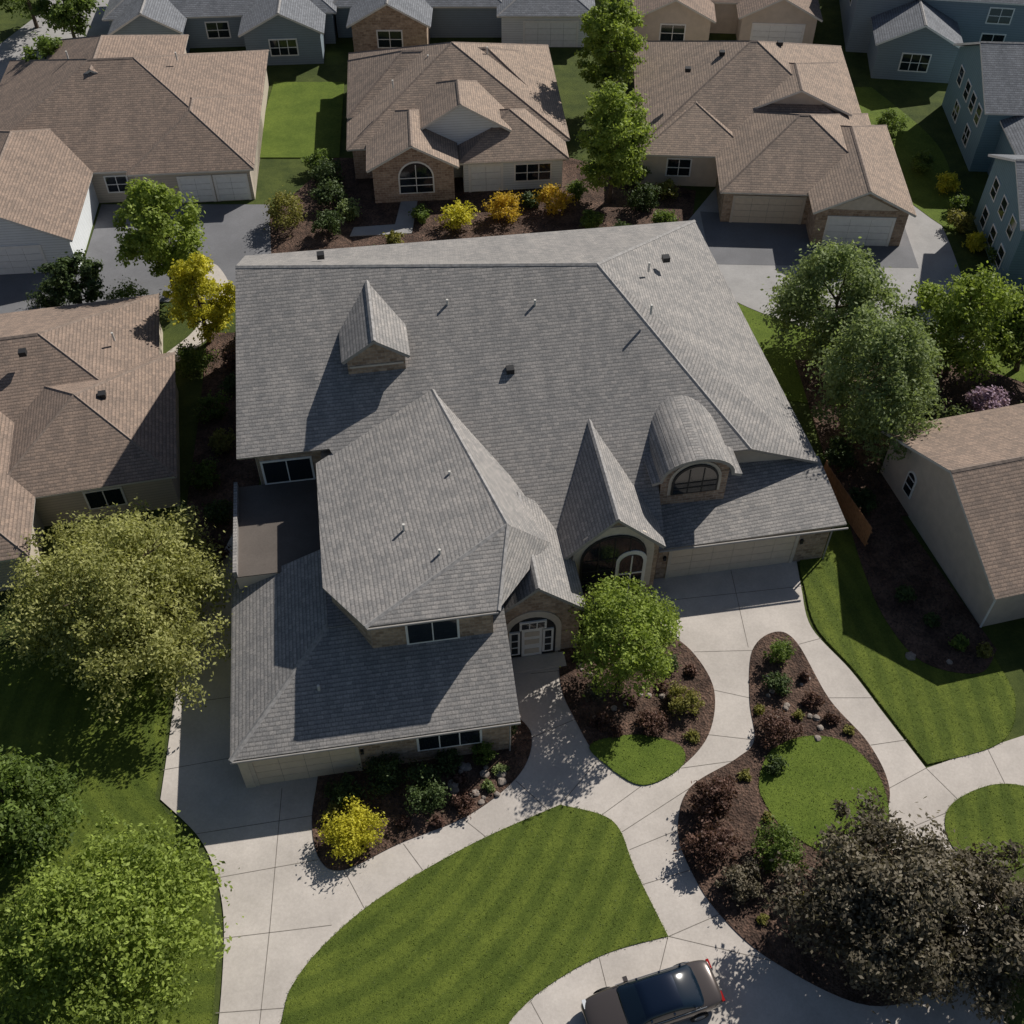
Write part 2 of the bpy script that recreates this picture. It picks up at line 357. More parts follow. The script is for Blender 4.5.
def joint(segs,z=.064,w=.018):
    V=[];F=[]
    for (x0,y0,x1,y1) in segs:
        d=np.array([x1-x0,y1-y0]);L=np.linalg.norm(d);nn=np.array([-d[1],d[0]])/L*w
        k=len(V)
        for s,(x,y) in ((1,(x0,y0)),(-1,(x0,y0)),(-1,(x1,y1)),(1,(x1,y1))): V.append((x+nn[0]*s,y+nn[1]*s,z))
        F.append((k,k+1,k+2,k+3))
    return mk('pavement_joints',V,up(V,F),'joint',uv=False)
joint([(-17.5,26.8,-13.6,27.6),(-15.2,23.4,-9.4,24.4),(-13.9,21.2,-9.2,22.1),(-13.1,18.4,-8.2,19.0),(-12.8,15.2,-9.9,15.4),(-12.7,12,-9.9,12),
 (-11.4,25.8,-11.0,19.0),(-11.0,19,-10.6,9),(-7.9,21.6,-6.8,19.8),(-5.2,22.9,-4.2,21.6),(-2.4,24.2,-1.2,23.2),(.2,26.2,1.7,24.7),(3.27,29.7,.95,28.6),(4.4,27.4,2.35,24.9),
 (6.4,25.9,4.4,24.4),(8.8,25.8,5.3,23.5),(8.0,23.6,5.6,22.6),(8.4,21.6,6.1,20.9),(9.5,19.5,7.1,18.5),(11.6,17.4,7.05,18.5),(7.05,18.5,6,15.4),(3.9,17.5,4.6,14),(.8,15.7,2.3,13),
 (10.6,31.5,12.5,31),(10.1,28.8,12.4,28.5),(8.5,26.9,11.2,27.3),(9.9,33.9,13.2,34),(8.9,37.4,16.6,38.4),(12.6,41,12.9,34.2),(15.7,34.4,17.0,34.8),(16.7,31,19,31),(18.3,28.2,20.2,28.5),(18.7,25.8,20.8,26.9),(18,23.2,21.2,24.5),(20.8,26.9,22.2,24.8),(24.2,28,24.6,25.4),(1,32.5,2.6,32.7),(2.6,35.2,.6,35),
 (-17.6,30.6,-14.5,31.1)])

# ------------------------------------------------------------------ main house
H=empty('brick_house',(0,40,0),9)
k=.484
def zA(b): return 6+k*(b-1.4)
V=[(-13.7,14.3,zA(14.3)),(-14.5,3.9,zA(3.9)),(-9.5,3.9,zA(3.9)),(-6,-3,zA(-3)),(8,-3,zA(-3)),(8.3,1.4,6),(13.8,1.4,6),(7,12.5,zA(12.5)),
   (-14.3,24.3,6),(16.6,23.6,6),(18.3,1.5,4.1)]
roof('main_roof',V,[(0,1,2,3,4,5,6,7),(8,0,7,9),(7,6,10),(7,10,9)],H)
ridgecap(H,V[0],V[7]); ridgecap(H,V[7],V[6]); ridgecap(H,V[7],V[9])
box('walls',-13.55,13,4.8,23,0,5.8,'stucco',H); box('walls_front',-13.6,-9,4.5,4.8,0,7.1,'stone',H)
box('walls_east',8.3,16.4,2,22,0,4.4,'stucco',H)
box('upper_wall',8.3,13.2,2,2.3,3,5.75,'stone',H)
vprism('gable',[(4.5,0),(23,0),(23,6.2),(14.3,11.6),(4.5,7.2)],-13.62,.2,'l','stucco',H)
vprism('gable_infill',[(13,3.5),(17.6,3.5),(17.6,4.1),(13.4,5.75),(13,5.75)],1.95,.15,'f','stucco',H)
# centre wing
K1=(-3.5,6.4,8.45);K2=(-.9,-4.1,8.5);L1=(-10.3,3.3,6.8);L2=(-10.3,-5.4,6.9);F1=(-8.4,-8.3,7.2);F2=(-2.0,-8.35,7.2);V1=(1.55,-3.0,5.3);V2=(.3,2.4,5.6)
V=[K1,K2,L1,L2,F1,F2,V1,V2]
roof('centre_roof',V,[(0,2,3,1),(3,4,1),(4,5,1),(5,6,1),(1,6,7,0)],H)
for p,q in ((K1,K2),(K2,F2),(K2,F1)): ridgecap(H,p,q)
def prism(name,pts,z0,z1,mat,parent):
    n=len(pts); V=[(x,y,z0) for x,y in pts]+[(x,y,z1) for x,y in pts]
    mk(name,V,[tuple(range(n))[::-1],tuple(range(n,2*n))]+[(i,(i+1)%n,(i+1)%n+n,i+n) for i in range(n)],mat,parent)
prism('centre_walls',[(-10.0,5),(-10.0,-5.2),(-8.2,-7.95),(-2.2,-7.95),(-2.2,-3),(-2.2,5)],0,6.75,'stone',H)
box('centre_wall_top',-8.0,-2.25,-7.93,-4,6.7,7.02,'stone',H)
box('roof_shoulder',-10.35,-2.3,-6.75,-2,5.0,5.38,'roof_gray',H)
box('entry_walls',-2.2,7.5,-2.8,5,0,3.6,'stone',H)
window(H,-5.2,4.95,2.4,1.6,-7.95,'f',2,1)
# lower front-left wing
EZ=3.1
V=[(-15.45,-12.1,EZ),(-1.5,-12.1,EZ),(-1.5,-6.6,5.4),(-10.3,-6.6,5.4),(-10.3,-1.6,5.4),(-15.45,-1.6,EZ)]
roof('lower_roof',V,[(0,1,2,3),(0,3,4,5)],H)
ridgecap(H,V[0],V[3])
box('lower_walls',-15.15,-2.0,-11.85,-7,0,EZ-.1,'stone',H); box('lower_walls_west',-15.15,-9.9,-7,-2,0,EZ-.1,'stone',H)
vprism('gable',[(-11.8,EZ-.1),(-7.8,EZ-.1),(-7.8,4.7)],-2.0,.15,'r','stone',H)
vprism('gable',[(-15.1,EZ-.1),(-9.9,EZ-.1),(-9.9,5.3)],-2.0,.15,'k','stone',H)
garage(H,-12.1,4.9,2.5,-11.85)
window(H,-5,1.3,3.0,1.25,-11.85,'f',3,1)
box('corner_pier',-15.2,-14.75,-11.98,-11.5,0,EZ-.12,'beige',H)
# terrace west
box('terrace',-15,-9.9,-2,4.5,0,4.3,'stucco',H); box('terrace_deck',-15.05,-9.9,-2.0,4.5,4.303,4.36,'deck_shade',H)
box('parapet',-15.1,-14.9,-2.0,4.5,4.36,4.8,'roof_gray',H)
window(H,-12.0,4.5,2.6,1.6,4.5,'f',2,1)
def gableroof(P,c,hw,ze,zr,b0,b1,mat='roof_gray',wall='stone',wb=None,wz=0):
    V=[(c-hw,b0,ze),(c,b0,zr),(c+hw,b0,ze),(c-hw,b1,ze),(c,b1,zr),(c+hw,b1,ze)]
    roof('gable_roof',V,[(0,1,4,3),(1,2,5,4)],P,mat); ridgecap(P,V[1],V[4])
    if wb is not None:
        w=hw-.3; z=ze+.3*(zr-ze)/hw-.2
        vprism('gable_wall',[(c-w,wz),(c+w,wz),(c+w,z),(c,zr-.2),(c-w,z)],wb,.2,'f',wall,P)
gableroof(H,.3,2.6,3.9,6.2,-6.6,0,wb=-6.3)
box('porch_side',-2.1,-1.9,-6.2,-2.8,0,3.7,'stone',H); box('porch_side',2.3,2.5,-6.2,-2.8,0,3.7,'stone',H)
vprism('entry_surround',archpts(.1,.05,3.1,3.9),-6.36,.08,'f','beige',H)
vprism('entry_recess',archpts(.1,.06,2.5,3.4),-6.39,.05,'f','dark',H)
vprism('front_door',[(-.5,.07),(.6,.07),(.6,2.5),(-.5,2.5)],-6.46,.07,'f','white',H)
for u in (-.98,.82): window(H,u+.1,.5,.34,1.8,-6.42,'f',1,3,'white')
for z in (.4,1.25,1.95): vprism('door_panel',[(-.35,z),(.45,z),(.45,z+.4),(-.35,z+.4)],-6.49,.03,'f','beige',H)
window(H,.1,2.65,1.2,.45,-6.42,'f',3,1,'white')
box('porch_step',-1.6,1.8,-7.4,-6.5,0,.16,'concrete',H)
gableroof(H,5.0,2.8,4.5,7.2,-3.6,4.0,wb=-3.3)
box('arch_sides',2.4,2.6,-3.1,2,0,4.6,'stone',H); box('arch_sides',7.4,7.6,-3.1,2,0,4.6,'stone',H)
vprism('arch_surround',archpts(5,1.0,4.5,5.35),-3.38,.1,'f','beige',H)
window(H,5,1.2,3.4,4.4,-3.42,'f',4,3,'dark',arch=True)
vprism('door_white_trim',archpts(6.0,.1,1.7,4.3),-3.55,.05,'f','white',H)
vprism('door_glass',archpts(6.0,.2,1.3,3.9),-3.58,.05,'f','glass',H)
vprism('door_mullion',[(5.96,.2),(6.04,.2),(6.04,4.05),(5.96,4.05)],-3.61,.03,'f','white',H)
vprism('door_transom',[(5.35,2.5),(6.65,2.5),(6.65,2.6),(5.35,2.6)],-3.613,.03,'f','white',H)
def barrel(P,c,hw,zs,rise,b0,b1,lip=.15,mat='roof_gray',n=16):
    V=[]
    for b in (b0,b1):
        V.append((c-hw-lip*3,b,zs-.12))
        for t in np.linspace(math.pi,0,n): V.append((c+hw*math.cos(t),b,zs+rise*math.sin(t)))
        V.append((c+hw+lip*3,b,zs-.12))
    m=n+2
    roof('barrel_roof',V,[(i,i+1,i+1+m,i+m) for i in range(m-1)],P,mat)
barrel(H,10.2,2.1,6.2,1.4,-.45,7.5)
box('dormer_walls',8.3,12.1,-.1,4,3.2,6.2,'brick',H)
vprism('dormer_face',[(8.3,6.1),(12.1,6.1)]+[(10.2+1.9*math.cos(t),6.2+1.2*math.sin(t)) for t in np.linspace(0,math.pi,14)],-.1,.15,'f','brick',H)
vprism('dormer_arch',archpts(10.2,4.7,3.0,2.45),-.17,.08,'f','beige',H)
window(H,10.2,4.85,2.4,2.0,-.2,'f',3,2,'dark',arch=True)
V=[(7.8,-2.65,3.1),(18.7,-2.5,3.1),(18.4,2.0,4.1),(13.8,2.0,4.35),(7.8,2.0,4.6)]
roof('garage_roof',V,[(0,1,2,3),(0,3,4)],H)
box('garage_walls',7.9,17.9,-2.35,2.5,0,3.0,'stone',H)
garage(H,12.3,7.2,2.5,-2.35)
gableroof(H,-6.4,1.9,10.2,11.5,7.4,13.2,wb=7.7,wz=8.6)
box('dormer_cheek',-8.0,-4.8,7.75,11,8.8,10.15,'brick',H)
vprism('dormer_trim',[(-7.9,9.5),(-4.9,9.5),(-4.9,9.62),(-7.9,9.62)],7.64,.05,'f','beige',H)
for x,y,kk in ((-2,11,0),(3,10.5,0),(-5,8,0),(1,7,1),(9.5,9,0),(12,15,1),(10.5,13.5,0),(-9,17.5,1)):
    if x<8: z=zA(min(y,13.8)) if y<13.8 else 12.2-.6*(y-14.1)
    else: z=11.4-.42*(x-7)+.05
    vent(H,x,y,z,kk)
vent(H,-3.3,0,8.1,0); vent(H,-6,-3,7.8,0); vent(H,-4.4,-5,7.9,0); vent(H,-11,-9.5,4.2,0)
for a0,a1,b,z in ((-15.45,-1.5,-12.17,EZ-.1),(7.8,18.7,-2.72,3.0),(-8.3,-2,-8.42,7.1)):
    cyl('gutter',(a0,b,z),(a1,b,z),.06,.06,'fascia',H)
for a,b,z in ((-2.0,-11.95,2.9),(17.95,-2.45,2.9)): cyl('downspout',(a,b,0),(a,b,z),.05,.05,'fascia',H,8)
for a,b in ((-9.3,-12.0),(8.3,-2.5),(16.3,-2.5)): box('wall_lamp',a-.08,a+.08,b,b+.12,1.8,2.1,'dark',H)

# ------------------------------------------------------------------ neighbours
P=empty('brick_house',(-4.2,80,0),5)
block(P,-8.6,8.6,1.5,17,3,.5,'b','hh','brick','roof_tan')
block(P,-8.6,7.5,6,15,3.3,.62,'a','hh','brick','roof_tan')
block(P,-7.0,-.6,-2.2,6,3.2,.55,'b','gh','brick','roof_tan')
block(P,.2,8.2,-1.2,6,2.9,.5,'b','hh','whitewall','roof_tan')
block(P,-3.4,3.8,1.0,8,4.3,.6,'b','gh','whitewall','roof_tan')
window(P,-3.6,.9,2.6,2.6,-2.2,'f',2,2,'white',arch=True)
garage(P,2.0,2.4,2.3,-1.2,'f','door_white','white'); window(P,5.8,.9,2.8,1.4,-1.2,'f',3,2)
for x,y in ((-2,9),(3,10),(-5,5)): vent(P,x,y,6.3,0)
P=empty('suburban_house',(20,80,0),-3)
block(P,-9.5,8.5,.5,18,3,.5,'a','hh','stucco','roof_tan')
block(P,-9.5,-1,-.5,12,3,.42,'b','hh','stucco','roof_tan')
block(P,-3.3,9,-5.6,6,3,.5,'a','hh','stone','roof_tan')
block(P,3.4,10.2,-8.2,4,3.1,.5,'b','gh','stone','roof_tan')
block(P,-1,7,4,12,4.4,.45,'b','gh','stucco','roof_tan')
garage(P,6.8,4.7,2.4,-8.2,'f','door_white','white'); garage(P,.2,5.2,2.3,-5.6)
vprism('gable_band',[(4.2,3.2),(9.4,3.2),(6.8,4.45)],-8.24,.06,'f','beige',P)
window(P,-6.5,1,1.8,1.4,-.5,'f',2,2)
for x,y in ((-3,9),(2,11),(-6,6)): vent(P,x,y,6.6,1)
P=empty('suburban_house',(-30,80,0),5)
block(P,-13,9.0,-2.4,16,3,.46,'a','hh','tanwall','roof_brown')
block(P,-14,-3.5,-11.5,4,3,.5,'b','gh','whitewall','roof_brown')
block(P,0,9.0,-3.0,8,3,.5,'b','hh','tanwall','roof_brown')
block(P,-9,2,6,17,4.2,.5,'b','gh','tanwall','roof_brown')
garage(P,-8.2,4.8,2.3,-11.5,'f','door_white','white')
garage(P,4.6,2.3,2.2,-3.0,'f','door_white','white'); garage(P,7.4,2.3,2.2,-3.0,'f','door_white','white')
window(P,-1.6,1,1.6,1.3,-2.4,'f',2,2)
for x,y in ((-6,9),(3,8)): vent(P,x,y,6.8,0)
P=empty('suburban_house',(-28.5,50,0),12)
block(P,-16,6,-2.5,10,3,.45,'a','hh','tanwall','roof_brown')
block(P,-3,7.0,-7.0,3.5,3,.42,'a','hh','tanwall','roof_brown')
block(P,-15,-1.0,-11.5,3,3,.45,'b','hh','tanwall','roof_brown')
vent(P,-1,2,6,1); vent(P,3.5,-1.5,4.8,1); vent(P,4,4,4.8,0); vent(P,-3,5,5.6,0)
window(P,3,1,2,1.3,-7,'f',2,1)
P=empty('suburban_house',(24.5,41.5,0),14)
V=[(-.6,6.6,3.4),(-.6,-6.6,3.4),(18,-6.6,3.4),(18,6.6,3.4),(-.6,0,6.5),(18,0,6.5)]
roof('roof',V,[(0,3,5,4),(1,2,5,4)],P,'roof_brown',.18,'fasciaw'); ridgecap(P,V[4],V[5],'ridgeb')
box('walls',0,17.5,-6.1,6.1,0,3.38,'stucco',P); vprism('gable',[(-6.1,3.3),(6.1,3.3),(0,6.2)],-.001,.15,'l','stucco',P)
window(P,3.2,1.2,.7,1.6,0,'l',1,2,'white',arch=True)
block(P,4.5,12,-11,-4,3,.45,'b','gh','stucco','roof_brown')
garage(P,8.2,5,2.3,-11,'f','door_white','white')
cyl('downspout',(-.05,-6.15,0),(-.05,-6.15,3.2),.06,.06,'white',P,8)
P=empty('suburban_house',(38,80,0),-3)
block(P,0,16,2,13,5.4,.5,'a','gg','tealwall','roof_slate',rim='white',cap='ridge')
block(P,-1.2,14,-14,-5,5.4,.5,'a','gg','tealwall','roof_slate',rim='white',cap='ridge')
block(P,1.5,14,-6,3,4.6,.4,'a','hh','tealwall','roof_slate',rim='white',cap='ridge')
for y in (4,6,8,10.5): window(P,y,3.3,1.0,1.3,0,'l',1,2)
for y in (5,9): window(P,y,.9,1.2,1.3,0,'l',2,2)
for y in (-12,-9.5,-7): window(P,y,3.3,1.0,1.3,-1.2,'l',1,2); window(P,y,.8,1.0,1.3,-1.2,'l',1,2)
P=empty('suburban_house',(-28,103,0),4)
block(P,-10,11,1,13,3.2,.5,'a','hh','bluewall','roof_slate',cap='ridge'); block(P,-9,-3,-2,6,3.1,.55,'b','gh','bluewall','roof_slate',cap='ridge')
block(P,3,10,-3,6,3.1,.5,'b','gh','bluewall','roof_slate',cap='ridge')
window(P,-6,1,2,1.4,-2,'f',2,2); window(P,6.5,1,2.4,1.4,-3,'f',3,2); window(P,0,1,2,1.4,1,'f',2,2)
P=empty('suburban_house',(-7,106,0),0)
block(P,-10,6,0,13,3.2,.5,'a','hh','bluewall','roof_slate',cap='ridge'); block(P,-8,-1,-4,6,3.1,.55,'b','gh','stone','roof_slate',cap='ridge')
block(P,6,14.5,-2,11,3.2,.45,'b','hh','whitewall','roof_slate',cap='ridge')
garage(P,10.7,4.9,2.4,-2,'f','door_white','white'); window(P,-4.5,1,2.2,1.5,-4,'f',2,2)
P=empty('suburban_house',(19,107,0),-4)
block(P,-8,10,0,13,3.2,.48,'a','hh','stucco','roof_brown'); block(P,-7,0,-4,6,3.1,.5,'b','gh','stucco','roof_brown'); block(P,3,10,-3,6,3.1,.5,'b','gh','stucco','roof_brown')
garage(P,6.5,4.6,2.3,-3,'f','door_white','white'); window(P,-3.5,1,2.2,1.5,-4,'f',2,2)
P=empty('suburban_house',(40,102,0),-8)
block(P,-8,14,0,12,5.6,.5,'a','gg','bluewall','roof_slate',rim='white',cap='ridge'); block(P,-6,1,-5,6,3.4,.5,'b','gh','bluewall','roof_slate',rim='white',cap='ridge')
window(P,-2.5,1,2.4,1.5,-5,'f',3,2); window(P,5,1,2.0,1.5,0,'f',2,2); window(P,5,3.6,2.0,1.3,0,'f',2,2); window(P,10,3.6,2.0,1.3,0,'f',2,2); window(P,4,3,1.2,1.4,-8,'l',1,2)
for i,(x,y,r,rf,wl) in enumerate(((-62,88,6,'roof_brown','tanwall'),(-62,52,8,'roof_slate','bluewall'),(64,60,-6,'roof_brown','stucco'),(66,92,-4,'roof_tan','tanwall'),(-52,142,3,'roof_brown','tanwall'),(-26,140,0,'roof_slate','bluewall'),(2,141,0,'roof_tan','stucco'),(30,141,-2,'roof_slate','whitewall'),(58,139,-3,'roof_brown','tanwall'),(58,26,10,'roof_brown','stucco'))):
    P=empty('suburban_house',(x,y,0),r)
    block(P,-9,9,0,13,3.2,.5,'a','hh',wl,rf); block(P,-8,-1,-4,6,3.1,.5,'b','gh',wl,rf); garage(P,-4.5,4.8,2.3,-4,'f','door_white','white')
    window(P,4,1,2.2,1.4,0,'f',2,2)

# ------------------------------------------------------------------ vegetation
def limbs(rs,h,r,trunk_h,tr):
    segs=[]
    lean=rs.normal(0,.15,2)
    top=np.array([lean[0],lean[1],trunk_h])
    segs.append((np.array([0,0,-.1]),top,tr*1.35,tr))
    segs.append((top,np.array([lean[0]*1.5,lean[1]*1.5,h*.78]),tr,tr*.2))
    for i in range(9):
        a=i*2.4+rs.uniform(-.4,.4); z=trunk_h+(h-trunk_h)*(i/14); l=r*rs.uniform(.45,.62)*(1-i*.04)
        p=np.array([lean[0],lean[1],z]); mid=p+np.array([math.cos(a)*l*.5,math.sin(a)*l*.5,l*.25]); e=p+np.array([math.cos(a)*l,math.sin(a)*l,l*.45])
        segs.append((p,mid,tr*.55,tr*.35)); segs.append((mid,e,tr*.35,tr*.1))
        b=a+rs.uniform(-.9,.9); segs.append((mid,mid+np.array([math.cos(b)*l*.5,math.sin(b)*l*.5,l*.2]),tr*.28,tr*.08))
    V=[];F=[]
    n=7
    for p,q,r0,r1 in segs:
        d=Vector(q-p).normalized(); a=d.orthogonal().normalized(); b=d.cross(a); k=len(V)
        for c,rr in ((Vector(p),r0),(Vector(q),r1)):
            for t in range(n):
                an=t*2*math.pi/n; V.append(tuple(c+(a*math.cos(an)+b*math.sin(an))*rr))
        for t in range(n): F.append((k+t,k+(t+1)%n,k+(t+1)%n+n,k+t+n))
    return V,F
def foliage(name,x,y,r,h,mat,seed=1,nleaf=9000,base=.25,leaf=.2,clumps=70,trunk=True,tr=.16,peak=.55,z=0,spread=.24,ry=None,droop=0):
    rs=np.random.RandomState(seed)
    ch=h*(1-base); cz=h*base+ch*.5
    ph=rs.uniform(0,6.28,6); 
    K=clumps
    d=rs.normal(size=(K,3)); d/=np.linalg.norm(d,axis=1)[:,None]
    rad=rs.uniform(.12,1,K)**.42
    az=np.arctan2(d[:,1],d[:,0])
    env=1+.13*np.sin(2*az+ph[0])+.10*np.sin(3*az+ph[1]+d[:,2]*2)+.08*np.sin(5*az+ph[2])
    c=d*rad[:,None]*np.array([r,ry or r,ch*.5])*(1-spread*.55)
    c[:,0]*=env; c[:,1]*=env
    t=(c[:,2]/(ch*.5)+1)/2
    w=np.where(t>peak-.15,1-.55*np.clip((t-peak+.15)/(1.15-peak),0,1)**1.5,.72+.28*t/max(.01,peak-.15))
    c[:,0]*=w; c[:,1]*=w
    cs=rs.uniform(.55,1.35,K)*spread*r
    per=rs.multinomial(nleaf,cs**1.7/np.sum(cs**1.7))
    idx=np.repeat(np.arange(K),per); n=len(idx)
    g=rs.normal(size=(n,3)); g/=np.linalg.norm(g,axis=1)[:,None]
    g*=(rs.uniform(0,1,n)**.5)[:,None]
    sq=rs.uniform(.6,1.35,(K,3))
    off=g*cs[idx][:,None]*sq[idx]*np.array([1,1,.75]); 
    stray=rs.rand(n)<.22; off[stray]*=rs.uniform(1.1,1.75,stray.sum())[:,None]
    if droop: off[:,2]-=droop*rs.rand(n)**2*cs[idx]
    ctr=c[idx]+off; ctr[:,2]+=cz
    ctr[:,2]=np.maximum(ctr[:,2],.05)
    nr=g*.7+rs.normal(size=(n,3))*.6+np.array([0,0,.5]); nr/=np.linalg.norm(nr,axis=1)[:,None]
    ref=rs.normal(size=(n,3)); u=np.cross(nr,ref); u/=np.linalg.norm(u,axis=1)[:,None]; v=np.cross(nr,u)
    s=(leaf*rs.uniform(.6,1.3,n))[:,None]
    q=np.stack([ctr-u*s*.6,ctr-v*s*.32+u*s*.05,ctr+u*s*.6,ctr+v*s*.32+u*s*.05],1).reshape(-1,3)
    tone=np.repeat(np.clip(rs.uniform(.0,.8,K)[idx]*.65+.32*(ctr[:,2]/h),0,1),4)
    V2,F2=limbs(rs,h,r,h*(base+.08),tr) if trunk else ([],[])
    allv=np.concatenate([q,np.array(V2).reshape(-1,3)]) if V2 else q
    me=bpy.data.meshes.new(name); me.vertices.add(len(allv)); me.vertices.foreach_set('co',allv.astype(np.float32).ravel())
    li=np.arange(n*4); 
    if F2: li=np.concatenate([li,np.array(F2).ravel()+n*4])
    nf=n+len(F2); me.loops.add(len(li)); me.loops.foreach_set('vertex_index',li.astype(np.int32))
    me.polygons.add(nf); me.polygons.foreach_set('loop_start',(np.arange(nf)*4).astype(np.int32))
    me.polygons.foreach_set('loop_total',np.full(nf,4,dtype=np.int32))
    me.materials.append(M[mat]); me.materials.append(M['bark'])
    me.polygons.foreach_set('material_index',np.concatenate([np.zeros(n),np.ones(len(F2))]).astype(np.int32))
    me.update(calc_edges=True)
    at=me.attributes.new('tone','FLOAT','POINT'); at.data.foreach_set('value',np.concatenate([tone,np.zeros(len(V2))]).astype(np.float32))
    o=bpy.data.objects.new(name,me); o.location=(x,y,z); COL.objects.link(o); return o
F=foliage
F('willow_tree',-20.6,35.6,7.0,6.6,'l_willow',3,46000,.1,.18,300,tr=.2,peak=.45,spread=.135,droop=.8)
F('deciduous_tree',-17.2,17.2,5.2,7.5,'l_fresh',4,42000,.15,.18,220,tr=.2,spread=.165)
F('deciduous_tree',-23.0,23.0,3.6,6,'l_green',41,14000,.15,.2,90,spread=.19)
F('deciduous_tree',-24.7,65.5,3.5,9.8,'l_fresh',5,16000,.1,.24,110,peak=.4,spread=.2)
F('young_tree',-21.2,60,2.6,7.6,'l_yellow',6,13000,.1,.2,85,peak=.4,spread=.2)
F('deciduous_tree',8.2,92,3.4,11.4,'l_fresh',7,14000,.1,.26,110,peak=.3,spread=.19)
F('deciduous_tree',7.8,77.5,3.6,10.8,'l_fresh',8,18000,.08,.24,120,peak=.3,spread=.19)
F('birch_tree',21.3,58.5,5.0,9,'l_gray',9,21000,.08,.23,150,peak=.4,spread=.18)
F('birch_tree',22.4,50.3,4.8,10,'l_gray',10,26000,.08,.21,170,peak=.4,spread=.18)
F('deciduous_tree',29.5,56.5,4.2,8.6,'l_fresh',11,18000,.08,.23,120,peak=.35,spread=.19)
F('deciduous_tree',34.5,57,3.0,6.5,'l_green',12,9000,.1,.26,60)
F('young_tree',5.9,32.2,3.4,6.8,'l_fresh',13,18000,.2,.16,140,tr=.11,spread=.19)
F('plum_tree',16.6,19.0,5.0,5.2,'l_plum',14,36000,.15,.19,200,tr=.18,spread=.16)
F('plum_tree',21.4,18.0,3.8,5.2,'l_plum',15,18000,.15,.2,100,spread=.19)
F('deciduous_tree',-31,63.5,2.2,5,'l_dark',16,6000,.1,.25,40)
F('lilac_bush',30.5,51.5,1.9,3.2,'l_pink',17,4500,.05,.2,40)
F('deciduous_tree',-42,104,3.5,9,'l_green',18,10000,.1,.3,60)
F('deciduous_tree',-47,108,4,9,'l_green',19,9000,.1,.3,60)
F('deciduous_tree',-41,94,2.5,6,'l_green',20,6000,.1,.3,50)
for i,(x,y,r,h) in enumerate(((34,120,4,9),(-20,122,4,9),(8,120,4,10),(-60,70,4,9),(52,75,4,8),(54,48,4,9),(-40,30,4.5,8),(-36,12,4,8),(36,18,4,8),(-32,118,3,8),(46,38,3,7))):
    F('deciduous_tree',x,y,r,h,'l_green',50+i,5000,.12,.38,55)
def shrub(x,y,r,mat='l_green',h=None,n=1500,seed=0,leaf=.12,name='shrub'):
    F(name,x,y,r,h or r*1.4,mat,int(seed or abs(x*37+y*11))+1,int(n*1.15),.0,leaf,40,trunk=False,spread=.3,peak=.7)
shrub(-7.5,23.2,1.6,'l_yellow',1.7,5200)
shrub(-4.2,25.3,1.35,'l_dark',1.9,3000); shrub(-6.3,26.2,1.3,'l_dark',1.8,2600); shrub(-8.2,25.3,1.0,'l_dark',1.3,2000); shrub(-8.6,24.4,.6,'l_olive',.8,800)
shrub(-1.4,27.4,.75,'l_green',1.6,1500); shrub(-.2,28.9,.5,'l_dark',1.9,1000); shrub(-2.4,24.9,.65,'l_red',.8,900); shrub(-3.2,27.0,.8,'l_dark',1.2,1200)
for x,y in ((-1.2,25.8),(-3.6,23.9),(-5.2,23.9),(-.6,26.7),(-2.6,26.2)): shrub(x,y,.38,'l_red' if x<-2 else 'l_gray',.5,450)
shrub(9.0,30.5,1.05,'l_olive',1.2,2200); shrub(7.2,29.3,.85,'l_red',.9,1500); shrub(8.4,33.0,.6,'l_dark',.8,900); shrub(4.6,29.4,.6,'l_red',.7,800); shrub(4.3,31.3,.8,'l_plum',.8,1100); shrub(6.6,34.5,.7,'l_green',.9,900); shrub(9.2,28.6,.45,'l_olive',.5,500)
for x,y in ((5.4,28.9),(7.9,31.6),(3.6,33.4),(6.2,30.6),(9.6,32.6),(3.9,35.4)): shrub(x,y,.4,'l_red' if x>5 else 'l_green',.5,450)
shrub(14.3,33.4,.8,'l_green',1.7,1500); shrub(14.1,31.6,.75,'l_dark',1.0,1200); shrub(13.6,28.9,1.2,'l_red',1.2,2200); shrub(15.7,30.7,.55,'l_red',.8,700); shrub(15.6,32.2,.35,'l_red',.6,350); shrub(16.6,29.6,.45,'l_red',.6,450)
shrub(12.5,22.1,1.4,'l_green',2.1,3800); shrub(13.2,26.9,.6,'l_dark',.8,700)
F('burgundy_shrub',9.8,24.9,1.25,2.3,'l_red',70,3400,.0,.14,40,tr=.04,spread=.28); F('burgundy_shrub',9.4,22.5,1.4,1.7,'l_red',71,3000,.0,.14,40,tr=.04,spread=.28); F('burgundy_shrub',10.6,20.8,1.1,1.4,'l_plum',72,2000,.0,.14,30,tr=.04,spread=.3)
for x,y in ((14.9,29.9),(17.3,29),(12.9,30.2),(11.6,26.4),(12.4,24.2),(11.4,19.2),(13.4,20.2)): shrub(x,y,.33,'l_olive',.4,350)
for x,y,r,m in ((-17.6,74,2.0,'l_olive'),(-4.3,74,1.6,'l_yellow'),(-.6,75.2,1.5,'l_gold'),(3.3,76.2,1.5,'l_gold'),(-14.2,73,1.4,'l_dark'),(-14.5,77,1.5,'l_dark'),(-15,80,1.6,'l_dark'),(-16,82,1.3,'l_green'),(-12.8,75.2,1.1,'l_gray'),(-7.2,74.8,.9,'l_green'),(-9,71.5,.8,'l_olive'),(6.2,74,1.1,'l_green'),(10.5,76.5,1.5,'l_dark'),(11.8,73.5,1.2,'l_green'),(5.2,78,1,'l_green'),(1.4,76.8,.9,'l_dark'),(10,80,1.4,'l_green'),(-10.4,69.8,.8,'l_dark'),(12.6,78.2,1.0,'l_olive'),(8.4,72.4,1.0,'l_dark')):
    shrub(x,y,r,m,r*1.45,int(1200*r),leaf=.18)
